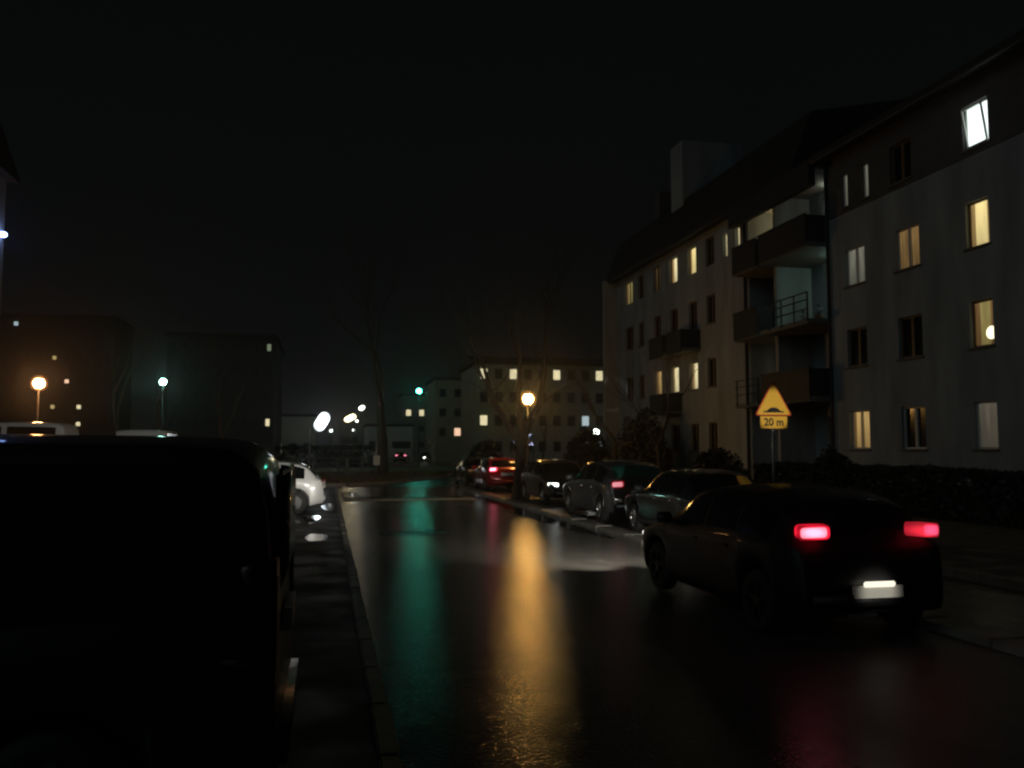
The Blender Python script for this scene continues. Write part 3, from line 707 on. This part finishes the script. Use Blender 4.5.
# parked row on the right
car("dark_saloon", "black saloon parked at the right kerb directly ahead of the moving hatchback", 7.38, 14.1, 0, 'sedan', 4.45, 1.74, 1.40, P_dark, tail=T_weak, tailm2=T_weakc, tz=.86)
car("grey_estate", "grey hatchback with a greenish rear window, second parked car ahead of the moving one", 7.42, 19.5, 0, 'hatch', 4.35, 1.74, 1.52, P_grey, tail=T_weak, tailm2=emit("grey_car_tail_core", (1, .35, .4), .8), tz=.95,
    glassm=mat("green_tinted_glass", (.02, .10, .075), .25))
car("dark_hatchback", "dark car facing the camera with one bright headlight, next to the tree trunk", 7.70, 30.5, R(180), 'hatch', 4.2, 1.74, 1.45, P_dark, head=emit("parking_lamp", (.95, 1, .95), 5, True))
car("red_hatchback", "red hatchback with lit tail lights parked beyond the bare tree", 7.33, 34.9, 0, 'hatch', 4.0, 1.70, 1.45, P_red, tail=T_dim, tailm2=T_core2, tz=.95, z=.05)
car("black_saloon", "small black car parked farthest along the right kerb beyond the red one", 7.35, 40.6, 0, 'sedan', 4.3, 1.72, 1.43, P_black, z=0.0)
# far traffic
for i, (x, y, lm, lab) in enumerate(((9.9, 119, T_on, "tiny far car with red tail lights, left of the far pair"), (14.0, 121, None, "tiny far car with white headlights right of the far red lights"))):
    car("distant_car", lab, x, y + (0 if lm else 4.2), 0 if lm else R(180), 'hatch', 4.2, 1.75, 1.45, P_dark, tail=T_core if lm else None, tailm2=T_core if lm else None,
        head=None if lm else emit("far_headlight", (1, .98, .9), 14, True), group="far cars at the end of the street", z=-.03, tz=1.0)

# ------------------------------------------------------------------ road sign
t = empty("warning_sign", (9.2, 16.42, .15), "yellow triangular hump warning sign with a 20 m plate on a grey post", "road sign")
bm = BM(); tube(bm, [(0, .03, 0), (0, .03, 3.0)], .03, 14); link("post", bm, steel, t, True)
def tri(s, cy, y, bmm, th=.004, rnd=.06):
    hgt = s * .866; c = [(-s / 2, cy - hgt / 3), (s / 2, cy - hgt / 3), (0, cy + 2 * hgt / 3)]; pts = []
    for i in range(3):
        p = Vector(c[i]); a = (Vector(c[i - 1]) - p).normalized(); b = (Vector(c[(i + 1) % 3]) - p).normalized()
        for k in range(5):
            q = k / 4; pts.append(tuple(p + (a * (1 - q) ** 2 + b * q ** 2) * rnd))
    prism(bmm, pts, 'y', y - th, y)
cz = 2.43 - .15 + .37
bm = BM(); tri(.86, cz, 0, bm, .02, .07); p0 = link("triangle_plate", bm, sign_r, t)
bm = BM(); tri(.78, cz, -.0205, bm, .002, .06); link("yellow_face", bm, sign_y, p0)
bm = BM(); zb_ = cz - .215; tri(.0, 0, 0, BM()) if False else None
prism(bm, [(-.235, zb_ + .035), (.235, zb_ + .035), (.235, zb_ + .062), (.16, zb_ + .07), (.10, zb_ + .115), (.045, zb_ + .14), (-.045, zb_ + .14), (-.10, zb_ + .115), (-.16, zb_ + .07), (-.235, zb_ + .062)], 'y', -.0265, -.023)
link("hump_symbol", bm, sign_k, p0)
bm = BM(); box(bm, -.32, .32, -.02, 0, 2.12, 2.40, .006); p1 = link("distance_plate", bm, sign_k, t)
bm = BM(); box(bm, -.308, .308, -.0225, -.0203, 2.132, 2.388); link("yellow_face", bm, sign_y, p1)
fc = bpy.data.curves.new("plate_text", 'FONT'); fc.body = "20 m"; fc.size = .225; fc.align_x = 'CENTER'; fc.align_y = 'CENTER'; fc.extrude = .001; fc.offset = .006
fo = bpy.data.objects.new("plate_text", fc); COL.objects.link(fo); fo.parent = p1; fo.location = (0, -.0245, 2.26); fo.rotation_euler = (R(90), 0, 0); fc.materials.append(sign_k)
dg = bpy.context.evaluated_depsgraph_get(); tm = bpy.data.meshes.new_from_object(fo.evaluated_get(dg))
to = bpy.data.objects.new("plate_text", tm); COL.objects.link(to); to.parent = p1; to.location = fo.location; to.rotation_euler = fo.rotation_euler
bpy.data.objects.remove(fo)
bm = BM(); box(bm, -.05, .05, .0, .065, 2.22, 2.26); box(bm, -.05, .05, .0, .065, 2.6, 2.64); link("clamp", bm, steel, t)

# far small signs, posts, fence
t = empty("yield_sign", (11.6, 100, 0), "small inverted triangle give way sign at the end of the road", "road sign")
bm = BM(); tube(bm, [(0, 0, 0), (0, 0, 2.7)], .04, 8); link("post", bm, steel, t)
bm = BM(); prism(bm, [(-.5, 2.95), (.5, 2.95), (0, 2.1)], 'y', -.08, -.045); p = link("triangle_plate", bm, sign_r, t)
bm = BM(); prism(bm, [(-.34, 2.86), (.34, 2.86), (0, 2.28)], 'y', -.09, -.083); link("white_face", bm, white_paint, p)
t = empty("notice_post", (2.95, 53.5, .1), "slim post carrying a small white box on the grass verge", "post")
bm = BM(); tube(bm, [(0, 0, 0), (0, 0, 3.1)], .05, 8); link("post", bm, steel, t, True)
bm = BM(); box(bm, -.2, .2, -.2, -.053, .75, 1.35, .02); link("box", bm, mat("white_box", (.7, .7, .66), .6), t)
f = empty("rail_fence", (-3, 70, .1), "low dark rail fence along the back of the grass verge", "fence")
bm = BM()
for z in (.55, .95): box(bm, 0, 9.5, -.03, .03, z, z + .08)
link("rail", bm, slab_m, f)
for k in range(6):
    bm = BM(); box(bm, k * 1.9 - .07, k * 1.9 + .07, .032, .16, 0, 1.12); link("post", bm, slab_m, f)
bm = BM(); tube(bm, [(0, 0, 0), (0, 0, 1.0)], [.12, .1], 10); o = link("bollard", bm, concrete_l, None, True); o.location = (1.45, 66, .1)
tag(o, "stubby pale concrete bollard on the verge in front of the rail fence", "bollard")
# string of bluish festive lights on a bush frame
t = empty("festive_lights", (16.9, 78, 0), "cluster of bluish festive lights left of the forked tree", "string lights")
bm = BM(); tube(bm, [(0, 0, 0), (0, 0, 3.1)], .04, 6); tube(bm, [(2.0, 0, 0), (2.0, 0, 3.1)], .04, 6); tube(bm, [(0, 0, 3.05), (2, 0, 3.05)], .03, 6); tube(bm, [(0, 0, 2.2), (2, 0, 2.2)], .03, 6); link("frame", bm, dark_steel, t)
for k in range(22):
    bm = BM(); ball(bm, (random.uniform(0, 2), -.08, random.uniform(2.1, 3.2)), .055, 8, 6); link("bulb", bm, emit("festive_bulb", (.62, .66, 1.0), 1.6), t, True)

# ------------------------------------------------------------------ trees
def grow(bmt, bmw, p, d, L, r, depth, rnd, maxd, spread=.5, up=.12):
    pts = [p]; rs = [r]; n = 4 if depth < 3 else 3; q = Vector(p); dd = Vector(d)
    for k in range(n):
        dd = (dd + Vector((rnd.uniform(-1, 1), rnd.uniform(-1, 1), rnd.uniform(-.5, 1))) * .13 + Vector((0, 0, up * .3))).normalized()
        q = q + dd * L / n; pts.append(q.copy()); rs.append(r * (1 - .38 * (k + 1) / n))
    thick = r > .018
    tube(bmt if thick else bmw, pts, rs, 9 if depth < 2 else (5 if thick else 3), cap=False)
    if depth >= maxd: return
    nb = 2 if depth < 1 else rnd.choice((2, 3, 3))
    for b in range(nb):
        s = pts[-1] if b < 2 else pts[-2]
        ax = dd.orthogonal().normalized(); ax.rotate(Matrix.Rotation(rnd.uniform(0, 6.28), 3, dd).to_quaternion())
        nd = (dd + ax * rnd.uniform(.35, 1) * spread * 1.5 + Vector((0, 0, up))).normalized()
        grow(bmt, bmw, s, nd, L * rnd.uniform(.66, .86), rs[-1] * (.82 if b == 0 else .62), depth + 1, rnd, maxd, spread, up)
def bare_tree(x, y, z, H, r, label, seed, maxd=7, lean=(0, 0), limbs=None, group=None, trunk=.28):
    t = empty("bare_tree", (x, y, z), label, "tree", group); rnd = random.Random(seed); a = BM(); b = BM()
    if limbs is None:
        grow(a, b, Vector((0, 0, -.1)), Vector((lean[0], lean[1], 1)).normalized(), H * trunk, r, 0, rnd, maxd)
    else:
        base, subs = limbs
        tube(a, base[0], base[1], 12, cap=False)
        for (pts, rr, cont) in subs:
            tube(a, pts, rr, 9, cap=False)
            d = (Vector(pts[-1]) - Vector(pts[-2])).normalized()
            for k in range(2): 
                dd = (d + Vector((rnd.uniform(-.5, .5), rnd.uniform(-.5, .5), .2))).normalized(); grow(a, b, Vector(pts[-1]), dd, cont, rr[-1] * .8, 2, rnd, maxd)
            for q in pts[1:-1]:
                dd = Vector((rnd.uniform(-1, 1), rnd.uniform(-1, 1), .5)).normalized(); grow(a, b, Vector(q), dd, cont * .7, rr[-1] * .5, 3, rnd, maxd)
    link("trunk", a, bark, t, True)
    if len(b.verts): link("crown", b, twig_m, t)
    return t
# forked tree by the orange lamp (limbs follow the fork in the photo)
bare_tree(7.28, 32.25, .05, 8, .25, "bare forked tree standing in the parking lane in front of the orange lamp", 3, 7, limbs=(
    ([(0, 0, -.1), (-.02, 0, .5), (.02, 0, 1.4), (.12, 0, 2.25)], [.31, .24, .21, .20]),
    [([(.05, 0, 1.9), (-.35, .1, 2.5), (-.75, .2, 3.3), (-1.1, .3, 4.0), (-1.35, .3, 4.9)], [.15, .13, .11, .09, .07], 1.3),
     ([(-.75, .2, 3.2), (-1.1, .1, 3.5), (-1.35, 0, 4.3)], [.08, .07, .05], .9),
     ([(.10, 0, 2.1), (.02, .05, 2.9), (-.05, .1, 3.8), (.05, .2, 5.2)], [.14, .12, .10, .07], 1.4),
     ([(.14, 0, 2.2), (.35, -.05, 2.8), (.75, -.1, 3.5), (.95, -.1, 4.8), (1.0, 0, 5.8)], [.17, .15, .12, .09, .07], 1.4)]))
bare_tree(3.75, 60, .1, 17, .42, "big dark bare tree standing on the grass verge at the end of the road", 11, 7, trunk=.3)
bare_tree(-17.5, 45, 0, 10, .2, "bare tree glowing faintly beside the far left orange lamp", 21, 7)
bare_tree(-10.5, 58, 0, 10, .2, "bare tree standing beside the pale green lamp", 33, 7)
bare_tree(-14.5, 66, 0, 12, .25, "bare tree between the two lamps on the left", 45, 7)
bare_tree(-6.2, 52, 0, 9, .2, "bare tree beyond the roof of the dark van, right of the green lamp", 51, 7)
bare_tree(15.2, 60, .1, 6.5, .12, "slim young bare tree in front of the long pale block", 62, 6)
bare_tree(14.2, 41, .1, 8, .16, "bare tree close to the far end of the cream building", 71, 7)
bare_tree(13.6, 33.5, .1, 7, .15, "bare tree in front of the balconies of the cream building", 83, 6)

def leafy(name, label, cat, x0, x1, y0, y1, z0, z1, n, m, size=.09, group=None, dome=False, seed=1):
    rnd = random.Random(seed); bm = BM(); cx, cy = (x0 + x1) / 2, (y0 + y1) / 2
    for k in range(n):
        while True:
            u, v, h = rnd.uniform(-1, 1), rnd.uniform(-1, 1), rnd.random()
            if not dome: break
            if u * u + v * v + (h * .95) ** 2 < 1 - .3 * noise.noise(Vector((u * 2, v * 2, h * 2 + seed))) - .15: break
        if not dome:
            f = rnd.random()
            if f < .35: h = 1 - rnd.random() * .12
            elif f < .7: u = -1 + rnd.random() * .15
            wv = .12 * noise.noise(Vector((u, (cy + v * (y1 - y0) / 2) * .7, seed)))
            h = h * (1 + wv)
        c = Vector((cx + u * (x1 - x0) / 2, cy + v * (y1 - y0) / 2, z0 + h * (z1 - z0)))
        d = Vector((rnd.uniform(-1, 1), rnd.uniform(-1, 1), rnd.uniform(-1, 1))).normalized() * size * rnd.uniform(.6, 1.3)
        e = d.orthogonal().normalized() * size * .5; poly(bm, [c - d, c + e, c + d, c - e])
    o = link(name, bm, m); return tag(o, label, cat, group)
leafy("hedge", "long clipped dark hedge below the ground floor windows of the cream building", "hedge", 14.6, 15.7, 12, 27.5, .1, 1.33, 15000, leaf_m, .10)
leafy("bush", "rounded dark bush rising above the hedge near the downpipe", "bush", 14.3, 15.8, 22.3, 24.6, .1, 1.95, 2600, leaf_m, .1, dome=True, seed=4)
leafy("bush", "dark bush in front of the ground floor balcony", "bush", 13.6, 16.2, 29, 33, .1, 1.9, 3500, leaf_m, .11, dome=True, seed=6)
leafy("bush", "tall dark shrub before the far wing of the cream building", "bush", 13.6, 16.6, 37, 42, .1, 3.9, 5000, leaf_br, .12, dome=True, seed=7)
leafy("bush", "dark shrub closest to the corner of the cream building", "bush", 13.0, 16.0, 44, 49.5, .1, 3.2, 5000, leaf_br, .12, dome=True, seed=8)
leafy("bush", "wide dark shrub on the lawn beyond the headlight car", "bush", 17, 24, 62, 66, 0, 1.7, 4500, leaf_br, .14, dome=True, seed=9)
leafy("bush", "dark shrub left of the black parked car, beyond the road", "bush", 10.8, 14.2, 66, 70, 0, 2.6, 5000, leaf_br, .13, dome=True, seed=10)
leafy("hedge", "far dark hedge running behind the rail fence", "hedge", -12, 5, 86, 88.5, 0, 2.1, 9000, leaf_br, .16, seed=12)
# pale vans far beyond the dark van's roof
for (x, y, rz, lab, st) in ((-8.1, 30.2, R(90), "pale van with a low arched roof beyond the far left orange lamp", 'van'), (-6.75, 33.4, R(2), "pale van parked below the green lamp at the left", 'van')):
    car("white_van", lab, x, y, rz, st, 5.2, 1.98, 2.62 if rz > 1 else 2.5, P_white, group="pale vans in the left distance", z=.1, cat="van")

# lawn grass tufts along the verge edge
rnd = random.Random(5); bm = BM()
for k in range(9000):
    x = rnd.uniform(-6, 10); y = rnd.uniform(43.3, 66)
    if y < 43.7 + max(0, x - .6) * 1.72: continue
    a = rnd.uniform(0, 3.14); s = .03; h = rnd.uniform(.05, .14); dx, dy = math.cos(a) * s, math.sin(a) * s
    poly(bm, [(x - dx, y - dy, .11), (x + dx, y + dy, .11), (x + rnd.uniform(-.04, .04), y, .11 + h)])
tag(link("grass_blades", bm, grass_m), "short rough grass on the verge", "grass", None, "stuff")

# ------------------------------------------------------------------ haze volume added to give the lamps their glow
hz = bpy.data.materials.new("night_haze"); hz.use_nodes = True; t_ = hz.node_tree
t_.nodes.remove(t_.nodes["Principled BSDF"]); pv = t_.nodes.new("ShaderNodeVolumePrincipled")
pv.inputs["Color"].default_value = (.9, .92, .95, 1); pv.inputs["Density"].default_value = .0014; pv.inputs["Anisotropy"].default_value = .9
t_.links.new(pv.outputs[0], t_.nodes["Material Output"].inputs["Volume"])
bm = BM(); box(bm, -610, 610, -90, 910, -1.2, 24); o = link("haze", bm, hz); tag(o, "thin damp night haze", "haze", None, "stuff")
